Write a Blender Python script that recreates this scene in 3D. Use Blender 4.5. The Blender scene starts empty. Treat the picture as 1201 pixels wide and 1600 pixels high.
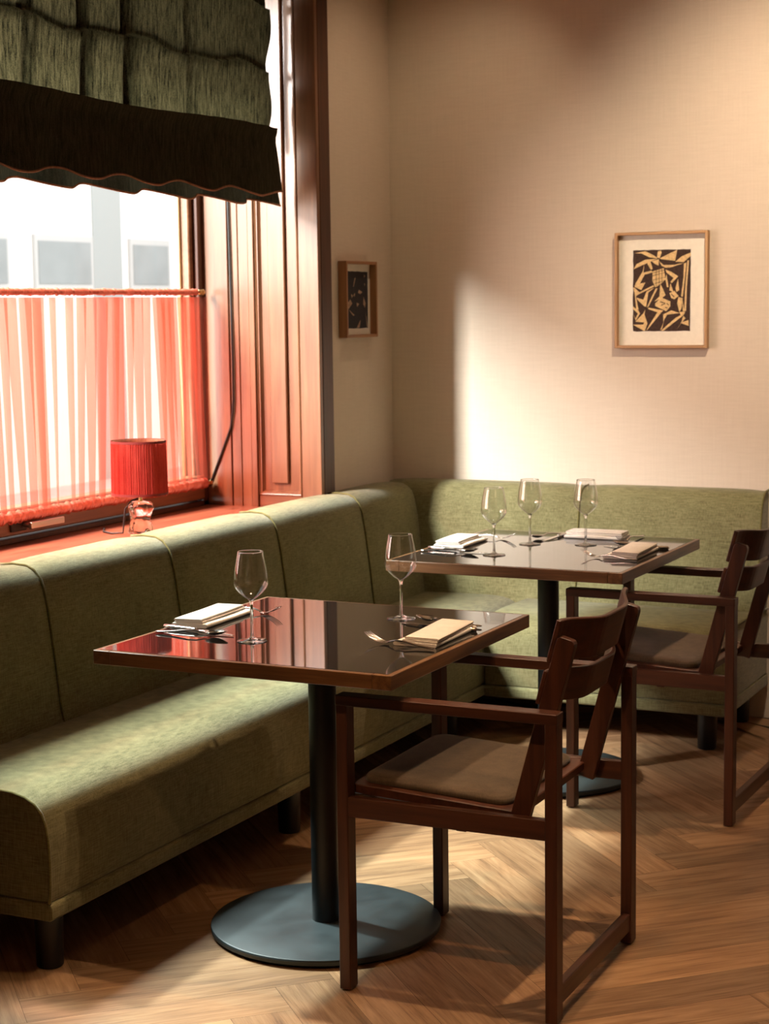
import bpy, bmesh, math, random
from mathutils import Vector, Matrix
from mathutils.geometry import tessellate_polygon

random.seed(7)
S = bpy.context.scene
COL = S.collection

# ------------------------------------------------------------------ camera
cd = bpy.data.cameras.new('camera')
cam = bpy.data.objects.new('camera', cd)
COL.objects.link(cam)
cd.sensor_fit = 'VERTICAL'
cd.sensor_height = 24.0
cd.lens = 24.0 * 2759.6 / 1600.0
cd.clip_start = 0.05
_r = Vector((0.8992, 0.4373, -0.0132)).normalized()
_f = Vector((-0.4351, 0.8929, -0.1156)).normalized()
_u = _r.cross(_f).normalized()
_r = _f.cross(_u).normalized()
cam.matrix_world = Matrix(((_r.x, _u.x, -_f.x, 0.0), (_r.y, _u.y, -_f.y, 0.0), (_r.z, _u.z, -_f.z, 1.5382), (0, 0, 0, 1)))
cd.dof.use_dof = True
cd.dof.focus_distance = 4.15
cd.dof.aperture_fstop = 5.0
S.camera = cam

# ------------------------------------------------------------------ colour management, world, lights
S.view_settings.view_transform = 'Standard'
S.view_settings.look = 'None'
S.view_settings.exposure = 0.0
S.view_settings.gamma = 1.0
S.view_settings.use_curve_mapping = False
S.cycles.use_denoising = True
S.cycles.sample_clamp_indirect = 6.0
S.cycles.transparent_max_bounces = 32
S.cycles.max_bounces = 10
S.cycles.diffuse_bounces = 5

W = bpy.data.worlds.new('daylight')
S.world = W
W.use_nodes = True
W.node_tree.nodes['Background'].inputs[0].default_value = (0.93, 0.96, 1.0, 1)
W.node_tree.nodes['Background'].inputs[1].default_value = 0.9


def aim(o, target):
    d = Vector(target) - o.location
    o.rotation_euler = d.to_track_quat('-Z', 'Y').to_euler()


def area_light(name, loc, target, sx, sy, power, color):
    l = bpy.data.lights.new(name, 'AREA')
    l.shape = 'RECTANGLE'; l.size = sx; l.size_y = sy
    l.energy = power; l.color = color
    o = bpy.data.objects.new(name, l); COL.objects.link(o)
    o.location = loc; aim(o, target)
    return o


def spot_light(name, loc, target, power, color, angle, blend=0.6, radius=0.03):
    l = bpy.data.lights.new(name, 'SPOT')
    l.energy = power; l.color = color
    l.spot_size = math.radians(angle); l.spot_blend = blend; l.shadow_soft_size = radius
    o = bpy.data.objects.new(name, l); COL.objects.link(o)
    o.location = loc; aim(o, target)
    return o


# daylight that falls steeply through the clear strip between curtain and blind
sun = bpy.data.lights.new('sun', 'SUN')
sun.energy = 7.0; sun.angle = math.radians(3); sun.color = (0.88, 1.0, 0.95)
so = bpy.data.objects.new('sun', sun); COL.objects.link(so)
so.rotation_euler = Vector((1.0, -0.21, -1.21)).to_track_quat('-Z', 'Y').to_euler()
so.location = (-6, 8, 8)
# bright gap of sky further down the street: gives the patch on the back wall
area_light('sky_gap', (-4.63, 2.07, 3.6), (-2.7, 6.4, 1.1), 0.42, 1.9, 1050, (1.0, 0.99, 0.98))
# light of the street outside the window, from its near side
area_light('street_light', (-6.2, 2.0, 1.9), (-3.3, 5.7, 1.6), 3.0, 3.0, 340, (1.0, 0.93, 0.86))
# open sky above the roofs opposite
area_light('sky_light', (-5.9, 5.6, 6.4), (-2.62, 3.9, 0.43), 6.0, 1.3, 2400, (0.88, 1.0, 0.97))
# daylight on the house across the street
area_light('street_daylight', (-5.2, 17.0, 7.0), (-13.0, 19.0, 2.5), 12.0, 3.0, 2300, (1.0, 0.97, 0.95))

WARM = (1.0, 0.62, 0.34)
spot_light('ceiling_spot', (-2.05, 3.70, 3.08), (-2.0, 3.70, 0.0), 240, (1.0, 0.68, 0.42), 37, 1.0)
spot_light('ceiling_spot', (-2.05, 5.25, 3.08), (-2.0, 5.25, 0.0), 240, (1.0, 0.68, 0.42), 37, 1.0)
spot_light('ceiling_spot', (-1.10, 3.45, 3.08), (-1.10, 3.45, 0.0), 190, (1.0, 0.70, 0.44), 66, 1.0)
spot_light('picture_spot', (-1.15, 4.85, 3.05), (-1.40, 6.40, 1.74), 215, (1.0, 0.79, 0.58), 68, 1.0)
spot_light('wall_fill_spot', (-2.35, 5.75, 3.08), (-3.0, 6.30, 1.45), 22, (1.0, 0.76, 0.52), 84, 1.0)  # unseen spot added to brighten the left wall and the corner
spot_light('ceiling_spot', (-1.55, 1.5, 3.05), (-1.55, 3.75, 0.5), 130, (1.0, 0.56, 0.27), 38, 1.0)
area_light('room_fill', (1.4, 1.2, 3.0), (-0.6, 3.4, 0.4), 1.6, 1.6, 6, (1.0, 0.66, 0.40))  # added warm fill for the general ambient, not a fitting of the room


# ------------------------------------------------------------------ mesh helpers
def box(bm, x0, x1, y0, y1, z0, z1, mi=0):
    v = [bm.verts.new((x, y, z)) for z in (z0, z1) for y in (y0, y1) for x in (x0, x1)]
    for q in ((0, 2, 3, 1), (4, 5, 7, 6), (0, 1, 5, 4), (2, 6, 7, 3), (0, 4, 6, 2), (1, 3, 7, 5)):
        f = bm.faces.new([v[i] for i in q]); f.material_index = mi
    return v


def rings(bm, R, closed=True, caps=True, mi=0):
    """join successive rings of points"""
    V = [[bm.verts.new(p) for p in r] for r in R]
    n = len(V[0])
    for a, b in zip(V, V[1:]):
        for i in range(n if closed else n - 1):
            j = (i + 1) % n
            f = bm.faces.new((a[i], a[j], b[j], b[i])); f.material_index = mi
    if caps and closed:
        for r, rev in ((V[0], True), (V[-1], False)):
            try:
                f = bm.faces.new(list(reversed(r)) if rev else r); f.material_index = mi
            except ValueError:
                pass
    return V


def lathe(bm, prof, seg=32, mi=0, wob=None):
    R = []
    for k, (r, z) in enumerate(prof):
        R.append([(r * (wob(2 * math.pi * i / seg, z) if wob else 1) * math.cos(2 * math.pi * i / seg),
                   r * (wob(2 * math.pi * i / seg, z) if wob else 1) * math.sin(2 * math.pi * i / seg), z) for i in range(seg)])
    rings(bm, R, True, True, mi)


def tube(bm, pts, r, seg=8, mi=0):
    P = [Vector(p) for p in pts]
    R = []
    prev = None
    for i, p in enumerate(P):
        d = (P[min(i + 1, len(P) - 1)] - P[max(i - 1, 0)]).normalized()
        a = prev if prev is not None else (Vector((0, 0, 1)) if abs(d.z) < 0.9 else Vector((1, 0, 0)))
        n = (a - d * a.dot(d)).normalized(); b = d.cross(n); prev = n
        rr = r[i] if isinstance(r, (list, tuple)) else r
        R.append([p + (n * math.cos(2 * math.pi * k / seg) + b * math.sin(2 * math.pi * k / seg)) * rr for k in range(seg)])
    rings(bm, R, True, True, mi)


def bar(bm, a, b, w, h, up=(0, 0, 1), mi=0):
    """rectangular bar from a to b: w across, h along 'up'"""
    a, b = Vector(a), Vector(b); d = (b - a).normalized(); u = Vector(up)
    u = (u - d * u.dot(d)).normalized(); s = d.cross(u)
    R = []
    for p in (a, b):
        R.append([p + s * w / 2 * i + u * h / 2 * j for i, j in ((-1, -1), (1, -1), (1, 1), (-1, 1))])
    rings(bm, R, True, True, mi)


def mesh(name, bm, mat, parent=None, bevel=0.0, smooth=False, seg=2, loc=None):
    bmesh.ops.recalc_face_normals(bm, faces=bm.faces)
    me = bpy.data.meshes.new(name); bm.to_mesh(me); bm.free()
    for m in (mat if isinstance(mat, (list, tuple)) else [mat]):
        me.materials.append(m)
    if smooth:
        for p in me.polygons: p.use_smooth = True
    o = bpy.data.objects.new(name, me); COL.objects.link(o)
    if parent: o.parent = parent
    if loc: o.location = loc
    if bevel:
        b = o.modifiers.new('bevel', 'BEVEL'); b.width = bevel; b.segments = seg; b.limit_method = 'ANGLE'
        b.angle_limit = math.radians(40); b.harden_normals = False
        if seg > 1:
            for p in me.polygons: p.use_smooth = True
            bm2 = None
    if smooth or (bevel and seg > 1):
        w = o.modifiers.new('normals', 'WEIGHTED_NORMAL') if bevel else None
        if w: w.keep_sharp = True
    return o


def boxes(name, L, mat, parent=None, bevel=0.0, loc=None, seg=1):
    bm = bmesh.new()
    for b in L: box(bm, *b)
    return mesh(name, bm, mat, parent, bevel, False, seg, loc)


def thing(name, label, cat, loc=(0, 0, 0), rz=0.0, group=None):
    o = bpy.data.objects.new(name, None); COL.objects.link(o)
    o.empty_display_size = 0.1
    o.location = loc; o.rotation_euler = (0, 0, rz)
    o['label'] = label; o['category'] = cat
    if group: o['group'] = group
    return o


def tag(o, label, cat, group=None):
    o['label'] = label; o['category'] = cat
    if group: o['group'] = group
    return o


def structure(o):
    o['kind'] = 'structure'
    return o


def copy_thing(o, loc, rz, label, group=None):
    kids = {}
    for c in S.objects:
        if c.parent: kids.setdefault(c.parent.name, []).append(c)

    def rec(src, parent):
        c = src.copy(); COL.objects.link(c)
        if parent: c.parent = parent
        for k in kids.get(src.name, []): rec(k, c)
        return c
    r = rec(o, None)
    r.location = loc; r.rotation_euler = (0, 0, rz); r['label'] = label
    if group: r['group'] = group
    return r


# ------------------------------------------------------------------ materials
class NT:
    def __init__(s, name):
        s.m = bpy.data.materials.new(name); s.m.use_nodes = True
        s.t = s.m.node_tree; s.t.nodes.clear()
        s.out = s.n('ShaderNodeOutputMaterial')

    def n(s, typ, **kw):
        o = s.t.nodes.new(typ)
        for k, v in kw.items():
            if k in o.inputs if isinstance(k, int) else False: o.inputs[k].default_value = v
            else: setattr(o, k, v)
        return o

    def l(s, a, b): s.t.links.new(a, b)

    def bsdf(s, color=None, rough=0.5, spec=0.5, metal=0.0, **kw):
        b = s.n('ShaderNodeBsdfPrincipled')
        if color is not None: b.inputs['Base Color'].default_value = (*color, 1)
        b.inputs['Roughness'].default_value = rough
        b.inputs['Specular IOR Level'].default_value = spec
        b.inputs['Metallic'].default_value = metal
        for k, v in kw.items(): b.inputs[k].default_value = v
        s.l(b.outputs[0], s.out.inputs[0])
        return b

    def coords(s, scale, kind='Object', rot=(0, 0, 0)):
        tc = s.n('ShaderNodeTexCoord'); mp = s.n('ShaderNodeMapping')
        s.l(tc.outputs[kind], mp.inputs[0])
        mp.inputs['Scale'].default_value = scale; mp.inputs['Rotation'].default_value = rot
        return mp.outputs[0]

    def noise(s, vec, scale=1.0, detail=4.0, rough=0.55, dist=0.0):
        n = s.n('ShaderNodeTexNoise')
        if vec is not None: s.l(vec, n.inputs['Vector'])
        n.inputs['Scale'].default_value = scale; n.inputs['Detail'].default_value = detail
        n.inputs['Roughness'].default_value = rough; n.inputs['Distortion'].default_value = dist
        return n.outputs['Fac']

    def ramp(s, fac, stops):
        r = s.n('ShaderNodeValToRGB'); s.l(fac, r.inputs[0])
        e = r.color_ramp.elements
        while len(e) < len(stops): e.new(0.5)
        for i, (p, c) in enumerate(stops):
            e[i].position = p; e[i].color = (*c, 1) if len(c) == 3 else c
        return r.outputs[0]

    def math(s, op, a, b=None):
        m = s.n('ShaderNodeMath', operation=op)
        for i, v in enumerate((a, b)):
            if v is None: continue
            if isinstance(v, (int, float)): m.inputs[i].default_value = v
            else: s.l(v, m.inputs[i])
        return m.outputs[0]

    def mix(s, fac, a, b, blend='MIX'):
        m = s.n('ShaderNodeMix', data_type='RGBA', blend_type=blend)
        for i, v in ((0, fac), (6, a), (7, b)):
            if isinstance(v, (int, float)): m.inputs[i].default_value = v
            elif isinstance(v, tuple): m.inputs[i].default_value = (*v, 1)
            else: s.l(v, m.inputs[i])
        return m.outputs[2]

    def bump(s, h, strength, dist=0.002):
        b = s.n('ShaderNodeBump'); b.inputs['Strength'].default_value = strength
        b.inputs['Distance'].default_value = dist; s.l(h, b.inputs['Height'])
        return b.outputs[0]


def lin(r, g, b):
    f = lambda c: (c / 255 / 12.92) if c <= 10 else ((c / 255 + 0.055) / 1.055) ** 2.4
    return (f(r), f(g), f(b))


def wood(name, dark, light, axis='x', rough=0.4, fine=1.0, spec=0.5, bump=0.15):
    t = NT(name)
    lo, hi = 3.0, 60.0
    sc = {'x': (lo, hi, hi), 'y': (hi, lo, hi), 'z': (hi, hi, lo)}[axis]
    sc = tuple(c * fine for c in sc)
    v = t.coords(sc)
    n1 = t.noise(v, 1.0, 5, 0.6, 0.3)
    sc2 = {'x': (1.2, 9, 9), 'y': (9, 1.2, 9), 'z': (9, 9, 1.2)}[axis]
    n2 = t.noise(t.coords(sc2), 1.0, 3, 0.5, 1.2)
    f = t.math('ADD', t.math('MULTIPLY', n1, 0.6), t.math('MULTIPLY', n2, 0.4))
    c = t.ramp(f, [(0.33, dark), (0.68, light)])
    b = t.bsdf(None, rough, spec)
    t.l(c, b.inputs['Base Color'])
    t.l(t.bump(n1, bump, 0.001), b.inputs['Normal'])
    return t.m


def plain(name, color, rough=0.5, spec=0.5, metal=0.0, var=0.0, scale=20):
    t = NT(name); b = t.bsdf(color, rough, spec, metal)
    if var:
        n = t.noise(t.coords((scale,) * 3), 1.0, 5)
        c = t.ramp(n, [(0.3, tuple(x * (1 - var) for x in color)), (0.7, tuple(min(1, x * (1 + var)) for x in color))])
        t.l(c, b.inputs['Base Color'])
        t.l(t.math('ADD', t.math('MULTIPLY', n, 0.2), rough - 0.1), b.inputs['Roughness'])
    return t.m


def fabric(name, c1, c2, thread=420.0, bump=0.5, rough=0.9):
    t = NT(name)
    a = t.noise(t.coords((thread, thread, 28)), 1.0, 2)
    h = t.noise(t.coords((28, 28, thread)), 1.0, 2)
    g = t.noise(t.coords((5, 5, 5)), 1.0, 3)
    w = t.math('MULTIPLY', t.math('ADD', a, h), 0.5)
    f = t.math('ADD', t.math('MULTIPLY', w, 0.8), t.math('MULTIPLY', g, 0.2))
    c = t.ramp(f, [(0.36, c1), (0.62, c2)])
    b = t.bsdf(None, rough, 0.2)
    b.inputs['Sheen Weight'].default_value = 0.22; b.inputs['Sheen Roughness'].default_value = 0.4
    t.l(c, b.inputs['Base Color']); t.l(t.bump(w, bump, 0.0012), b.inputs['Normal'])
    return t.m


def see_through_glass(name, tint=(0.98, 0.99, 0.98), base=0.02, edge=0.7, blend=0.25):
    """clear thin glass: mirror-like at grazing angles, otherwise transparent"""
    t = NT(name)
    lw = t.n('ShaderNodeLayerWeight'); lw.inputs['Blend'].default_value = blend
    fac = t.math('MINIMUM', t.math('ADD', t.math('MULTIPLY', t.math('POWER', lw.outputs['Facing'], 3.5), edge), base), 1.0)
    tr = t.n('ShaderNodeBsdfTransparent'); tr.inputs[0].default_value = (*tint, 1)
    gl = t.n('ShaderNodeBsdfGlossy'); gl.inputs['Roughness'].default_value = 0.02; gl.inputs['Color'].default_value = (1, 1, 1, 1)
    mx = t.n('ShaderNodeMixShader'); t.l(fac, mx.inputs[0]); t.l(tr.outputs[0], mx.inputs[1]); t.l(gl.outputs[0], mx.inputs[2])
    t.l(mx.outputs[0], t.out.inputs[0])
    return t.m


def solid_glass(name, tint=(1, 1, 1), rough=0.0):
    t = NT(name); g = t.n('ShaderNodeBsdfGlass'); g.inputs['IOR'].default_value = 1.5
    g.inputs['Color'].default_value = (*tint, 1); g.inputs['Roughness'].default_value = rough
    t.l(g.outputs[0], t.out.inputs[0])
    return t.m


def sheer(name, thread, cover, streak, dense=1.0, gap=(1, 0.70, 0.645)):
    """woven gauze: open gaps between threads plus translucent threads"""
    t = NT(name)
    n = t.noise(t.coords(streak), 1.0, 3)
    fac = t.math('MINIMUM', t.math('ADD', t.math('MULTIPLY', n, 0.5 * dense), cover - 0.25 * dense), 1.0)
    tr = t.n('ShaderNodeBsdfTransparent'); tr.inputs[0].default_value = (*gap, 1)
    d = t.n('ShaderNodeBsdfDiffuse'); d.inputs[0].default_value = (*thread, 1)
    tl = t.n('ShaderNodeBsdfTranslucent'); tl.inputs[0].default_value = (*thread, 1)
    m1 = t.n('ShaderNodeMixShader'); m1.inputs[0].default_value = 0.65
    t.l(d.outputs[0], m1.inputs[1]); t.l(tl.outputs[0], m1.inputs[2])
    m2 = t.n('ShaderNodeMixShader'); t.l(fac, m2.inputs[0]); t.l(tr.outputs[0], m2.inputs[1]); t.l(m1.outputs[0], m2.inputs[2])
    t.l(m2.outputs[0], t.out.inputs[0])
    return t.m


def linen(name, c1, c2, transl):
    t = NT(name)
    n = t.noise(t.coords((0.001, 95, 13)), 1.0, 6, 0.8, 0.0)
    n2 = t.noise(t.coords((300, 300, 300)), 1.0, 2)
    f = t.math('ADD', t.math('MULTIPLY', n, 0.75), t.math('MULTIPLY', n2, 0.25))
    c = t.ramp(f, [(0.40, c1), (0.64, c2)])
    d = t.n('ShaderNodeBsdfDiffuse'); t.l(c, d.inputs[0])
    tl = t.n('ShaderNodeBsdfTranslucent'); t.l(c, tl.inputs[0])
    m = t.n('ShaderNodeMixShader'); m.inputs[0].default_value = transl
    t.l(d.outputs[0], m.inputs[1]); t.l(tl.outputs[0], m.inputs[2])
    bp = t.bump(f, 0.6, 0.002); t.l(bp, d.inputs['Normal'])
    t.l(m.outputs[0], t.out.inputs[0])
    return t.m


CHAIR_D, CHAIR_L = (0.030, 0.0095, 0.005), (0.098, 0.031, 0.0145)
M = {}
for ax in 'xyz':
    M['walnut_' + ax] = wood('walnut_' + ax, CHAIR_D, CHAIR_L, ax, 0.42)
    M['oak_' + ax] = wood('oak_' + ax, (0.115, 0.046, 0.021), (0.245, 0.112, 0.052), ax, 0.33, spec=0.6)
    M['edge_' + ax] = wood('edge_' + ax, (0.038, 0.015, 0.007), (0.235, 0.115, 0.046), ax, 0.36, 1.0)
    M['frame_' + ax] = wood('frame_' + ax, (0.36, 0.19, 0.08), (0.55, 0.33, 0.16), ax, 0.45)
M['pale_oak_z'] = wood('pale_oak_z', (0.24, 0.10, 0.04), (0.40, 0.20, 0.085), 'z', 0.45)
M['pale_oak_x'] = wood('pale_oak_x', (0.24, 0.10, 0.04), (0.40, 0.20, 0.085), 'x', 0.45)
M['sill'] = wood('sill', (0.18, 0.055, 0.028), (0.32, 0.115, 0.06), 'y', 0.30, spec=0.6)
M['olive'] = fabric('olive_weave', (0.100, 0.088, 0.034), (0.232, 0.212, 0.102))
M['cushion'] = fabric('brown_felt', (0.060, 0.042, 0.026), (0.105, 0.074, 0.047), 300, 0.3)
M['piping'] = fabric('olive_piping', (0.105, 0.088, 0.026), (0.19, 0.165, 0.06))
M['black_metal'] = plain('black_metal', (0.004, 0.0055, 0.006), 0.38, 0.5, 0.0, 0.3, 30)
M['plate_metal'] = plain('cast_base', (0.012, 0.020, 0.023), 0.48, 0.5, 0.0, 0.35, 14)
M['table_glass'] = plain('dark_glass', (0.010, 0.009, 0.008), 0.035, 0.9)
M['steel'] = plain('steel', (0.62, 0.58, 0.53), 0.16, 0.5, 1.0)
M['brass'] = plain('brass', (0.70, 0.50, 0.24), 0.25, 0.5, 1.0)
M['chrome'] = plain('nickel', (0.60, 0.56, 0.52), 0.28, 0.5, 1.0)
M['napkin'] = fabric('napkin_cotton', (0.56, 0.51, 0.45), (0.68, 0.63, 0.565), 500, 0.25)
M['bowl'] = see_through_glass('thin_glass', (0.994, 0.996, 0.992), 0.07, 0.75, 0.5)
M['pane'] = see_through_glass('window_glass', (0.97, 0.985, 0.98), 0.015, 0.12, 0.5)
M['stem'] = solid_glass('stem_glass', (0.99, 1.0, 0.99))
M['crystal'] = solid_glass('crystal', (1.0, 0.98, 0.97))
M['curtain'] = sheer('rose_gauze', (0.66, 0.27, 0.19), 0.14, (240, 240, 8), 0.3)
M['ruffle'] = sheer('rose_ruffle', (0.64, 0.22, 0.15), 0.78, (160, 160, 30), 0.4)
M['blind'] = linen('olive_linen', (0.003, 0.003, 0.0015), (0.066, 0.053, 0.025), 0.45)
M['blind_flap'] = linen('olive_linen_lined', (0.022, 0.020, 0.012), (0.060, 0.052, 0.032), 0.06)
M['hem'] = linen('hem_lining', (0.30, 0.15, 0.09), (0.46, 0.27, 0.17), 0.3)
M['shade'] = linen('red_pleats', (0.42, 0.052, 0.042), (0.58, 0.095, 0.070), 0.55)
M['shade_trim'] = plain('shade_trim', (0.16, 0.012, 0.010), 0.7)
M['shade_in'] = plain('shade_lining', (0.75, 0.48, 0.32), 0.8)
M['rubber'] = plain('black_rubber', (0.012, 0.011, 0.010), 0.5)
M['paper'] = plain('mount_paper', (0.76, 0.70, 0.58), 0.9, 0.1, 0, 0.04, 60)
M['ink'] = plain('print_ink', (0.050, 0.028, 0.020), 0.8, 0.2, 0, 0.35, 120)
M['shard'] = plain('print_cream', (0.66, 0.46, 0.22), 0.9, 0.1, 0, 0.22, 160)
M['ink2'] = plain('dark_print', (0.022, 0.018, 0.020), 0.7, 0.3, 0, 0.4, 90)
M['shard2'] = plain('dark_print_pale', (0.36, 0.24, 0.16), 0.8, 0.2, 0, 0.45, 120)
M['facade'] = plain('pale_render', (0.80, 0.76, 0.73), 0.9, 0.1, 0, 0.03, 3)
M['facade_band'] = plain('grey_render', (0.27, 0.28, 0.275), 0.9, 0.1)
M['facade_window'] = plain('far_window', (0.215, 0.225, 0.225), 0.5, 0.3, 0, 0.08, 2)
M['facade_frame'] = plain('far_window_frame', (0.36, 0.35, 0.34), 0.7)
M['asphalt'] = plain('asphalt', (0.45, 0.44, 0.43), 0.9, 0.2, 0, 0.1, 4)


def wall_material():
    t = NT('wall_textile')
    a = t.noise(t.coords((160, 160, 6)), 1.0, 3)
    b_ = t.noise(t.coords((14, 14, 160)), 1.0, 2)
    g = t.noise(t.coords((1.3, 1.3, 1.3)), 1.0, 3)
    f = t.math('ADD', t.math('MULTIPLY', t.math('ADD', a, b_), 0.35), t.math('MULTIPLY', g, 0.3))
    c = t.ramp(f, [(0.3, (0.60, 0.50, 0.392)), (0.7, (0.68, 0.575, 0.458))])
    b = t.bsdf(None, 0.85, 0.25)
    t.l(c, b.inputs['Base Color']); t.l(t.bump(t.math('ADD', a, b_), 0.18, 0.001), b.inputs['Normal'])
    return t.m


def floor_material():
    t = NT('oak_planks')
    uv = t.n('ShaderNodeUVMap'); uv.uv_map = 'grain'
    at = t.n('ShaderNodeAttribute'); at.attribute_name = 'tone'
    mp = t.n('ShaderNodeMapping'); t.l(uv.outputs[0], mp.inputs[0]); mp.inputs['Scale'].default_value = (2.6, 42, 1)
    n1 = t.noise(mp.outputs[0], 1.0, 6, 0.62, 0.6)
    mp2 = t.n('ShaderNodeMapping'); t.l(uv.outputs[0], mp2.inputs[0]); mp2.inputs['Scale'].default_value = (9, 190, 1)
    n2 = t.noise(mp2.outputs[0], 1.0, 3, 0.6, 0.2)
    mp3 = t.n('ShaderNodeMapping'); t.l(uv.outputs[0], mp3.inputs[0]); mp3.inputs['Scale'].default_value = (1.6, 7, 1)
    n3 = t.noise(mp3.outputs[0], 1.0, 4, 0.6, 2.0)
    f = t.math('ADD', t.math('ADD', t.math('MULTIPLY', n1, 0.45), t.math('MULTIPLY', n2, 0.25)), t.math('MULTIPLY', n3, 0.30))
    c = t.ramp(f, [(0.35, (0.120, 0.058, 0.026)), (0.47, (0.270, 0.146, 0.070)), (0.62, (0.41, 0.245, 0.130))])
    k = t.math('ADD', t.math('MULTIPLY', at.outputs['Fac'], 0.5), 0.72)
    cm = t.n('ShaderNodeCombineColor')
    for i in range(3): t.l(k, cm.inputs[i])
    c2 = t.mix(1.0, c, cm.outputs[0], 'MULTIPLY')
    b = t.bsdf(None, 0.45, 0.45)
    t.l(c2, b.inputs['Base Color'])
    t.l(t.ramp(n1, [(0.3, (0.52,) * 3), (0.7, (0.36,) * 3)]), b.inputs['Roughness'])
    t.l(t.bump(f, 0.25, 0.001), b.inputs['Normal'])
    return t.m


M['wall'] = wall_material()
M['floor'] = floor_material()
M['gap'] = plain('plank_gap', (0.018, 0.010, 0.006), 0.9)
M['ceiling'] = plain('ceiling_paint', (0.62, 0.52, 0.40), 0.9, 0.2)

# ------------------------------------------------------------------ the room
WX, WY, ZC = -3.075, 6.40, 3.15          # left wall, back wall, ceiling
JY = 5.744                               # far jamb of the window niche
NY = 3.15                                # near jamb
GX = -3.56                               # glass plane
SZ = 0.795                               # sill height
TZ = 2.86                                # head of the niche

# floor: herringbone planks
bm = bmesh.new()
box(bm, -3.3, 2.6, -1.2, 6.6, -0.08, -0.0012, 1)
uvl = bm.loops.layers.uv.new('grain')
tone = bm.faces.layers.float.new('tone')
w_, n_ = 0.140, 5
L_ = w_ * n_
g_ = 0.0004
ang = math.radians(45)
ca, sa = math.cos(ang), math.sin(ang)
rnd = random.Random(3)
for k in range(-60, 90):
    for m_ in range(-14, 15):
        ox, oy = k * w_ + m_ * L_, k * w_ - m_ * L_
        for kind in (0, 1):
            if kind == 0: q = [(0, 0), (L_, 0), (L_, w_), (0, w_)]
            else: q = [(0, w_), (w_, w_), (w_, w_ + L_), (0, w_ + L_)]
            cx = sum(p[0] for p in q) / 4; cy = sum(p[1] for p in q) / 4
            pts = []
            for (a, b) in q:
                a2 = a - g_ * (1 if a > cx else -1) + ox; b2 = b - g_ * (1 if b > cy else -1) + oy
                pts.append((a2 * ca - b2 * sa - 0.35, a2 * sa + b2 * ca + 0.20))
            if max(p[0] for p in pts) < -3.1 or min(p[0] for p in pts) > 2.5 or max(p[1] for p in pts) < -1.1 or min(p[1] for p in pts) > 6.45:
                continue
            pts = [(min(max(x, -3.12), 2.55), min(max(y, -1.15), 6.45)) for x, y in pts]
            try:
                f = bm.faces.new([bm.verts.new((x, y, 0.0)) for x, y in pts])
            except ValueError:
                continue
            f.material_index = 0; f[tone] = rnd.random()
            ro, so_ = rnd.random() * 40, rnd.random() * 40
            for lp, (a, b) in zip(f.loops, q):
                lp[uvl].uv = ((a, b) if kind == 0 else (b, a))
                lp[uvl].uv = (lp[uvl].uv[0] + ro, lp[uvl].uv[1] + so_)
bmesh.ops.recalc_face_normals(bm, faces=[f for f in bm.faces if f.material_index == 1])
for f in bm.faces:
    if f.material_index == 0 and f.normal.z < 0: f.normal_flip()
me = bpy.data.meshes.new('floor'); bm.to_mesh(me); bm.free()
me.materials.append(M['floor']); me.materials.append(M['gap'])
fl = bpy.data.objects.new('floor', me); COL.objects.link(fl); structure(fl)

structure(boxes('ceiling', [(-3.9, 2.6, -1.2, 6.6, ZC, ZC + 0.1)], M['ceiling']))
structure(boxes('wall_back', [(-3.8, 2.6, WY, WY + 0.12, 0, ZC)], M['wall']))
structure(boxes('wall_right', [(2.5, 2.6, -1.2, WY, 0, ZC)], M['wall']))
structure(boxes('wall_front', [(-3.8, 2.5, -1.2, -1.1, 0, ZC)], M['wall']))
structure(boxes('wall_left', [(-3.655, WX, -1.1, NY, 0, ZC), (-3.655, WX, JY + 0.062, WY, 0, ZC),
                              (-3.655, WX, NY, JY + 0.062, 0, SZ - 0.04), (-3.655, WX, NY, JY + 0.062, TZ, ZC)], M['wall']))

# jamb panelling of the niche (far side), standing between window and room
jb = structure(boxes('trim_1', [(-3.60, -3.3275, JY + 0.012, JY + 0.060, SZ - 0.03, TZ), (-3.34, -3.10, JY + 0.016, JY + 0.060, SZ - 0.03, TZ)], M['oak_z']))
for (x0, x1, dy) in ((-3.60, -3.440, 0.0), (-3.436, -3.3965, 0.002), (-3.3925, -3.3495, 0.0), (-3.3455, -3.322, -0.010), (-3.136, -3.054, -0.002)):
    boxes('board', [(x0, x1, JY + dy, JY + 0.02, SZ - 0.03, TZ)], M['oak_z'], jb, 0.002)
# bottom rail, mouldings and raised field of the jamb panel
boxes('bottom_rail', [(-3.322, -3.137, JY, JY + 0.02, SZ - 0.03, 0.838)], M['oak_x'], jb, 0.002)
bm = bmesh.new()
def moulding(bm, a, b, inward):
    a, b, n = Vector(a), Vector(b), Vector(inward)
    prof = [(0, 0.0), (0.004, -0.004), (0.009, 0.001), (0.013, 0.001), (0.016, 0.008), (0.020, 0.015)]
    R = []
    for p, s in ((a, 1), (b, -1)):
        d = (b - a).normalized() * s
        R.append([p + n * t_ + d * t_ + Vector((0, JY + y_ - p.y, 0)) for t_, y_ in prof] + [p + n * 0.02 + d * 0.02 + Vector((0, JY + 0.02 - p.y, 0)), p + Vector((0, JY + 0.02 - p.y, 0))])
    rings(bm, R)
moulding(bm, (-3.322, JY, 0.838), (-3.137, JY, 0.838), (0, 0, 1))
moulding(bm, (-3.322, JY, 0.838), (-3.322, JY, TZ), (1, 0, 0))
moulding(bm, (-3.137, JY, 0.838), (-3.137, JY, TZ), (-1, 0, 0))
mesh('moulding', bm, M['oak_z'], jb)
boxes('raised_field', [(-3.268, -3.198, JY + 0.001, JY + 0.02, 0.885, TZ)], M['oak_z'], jb, 0.003)
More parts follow.
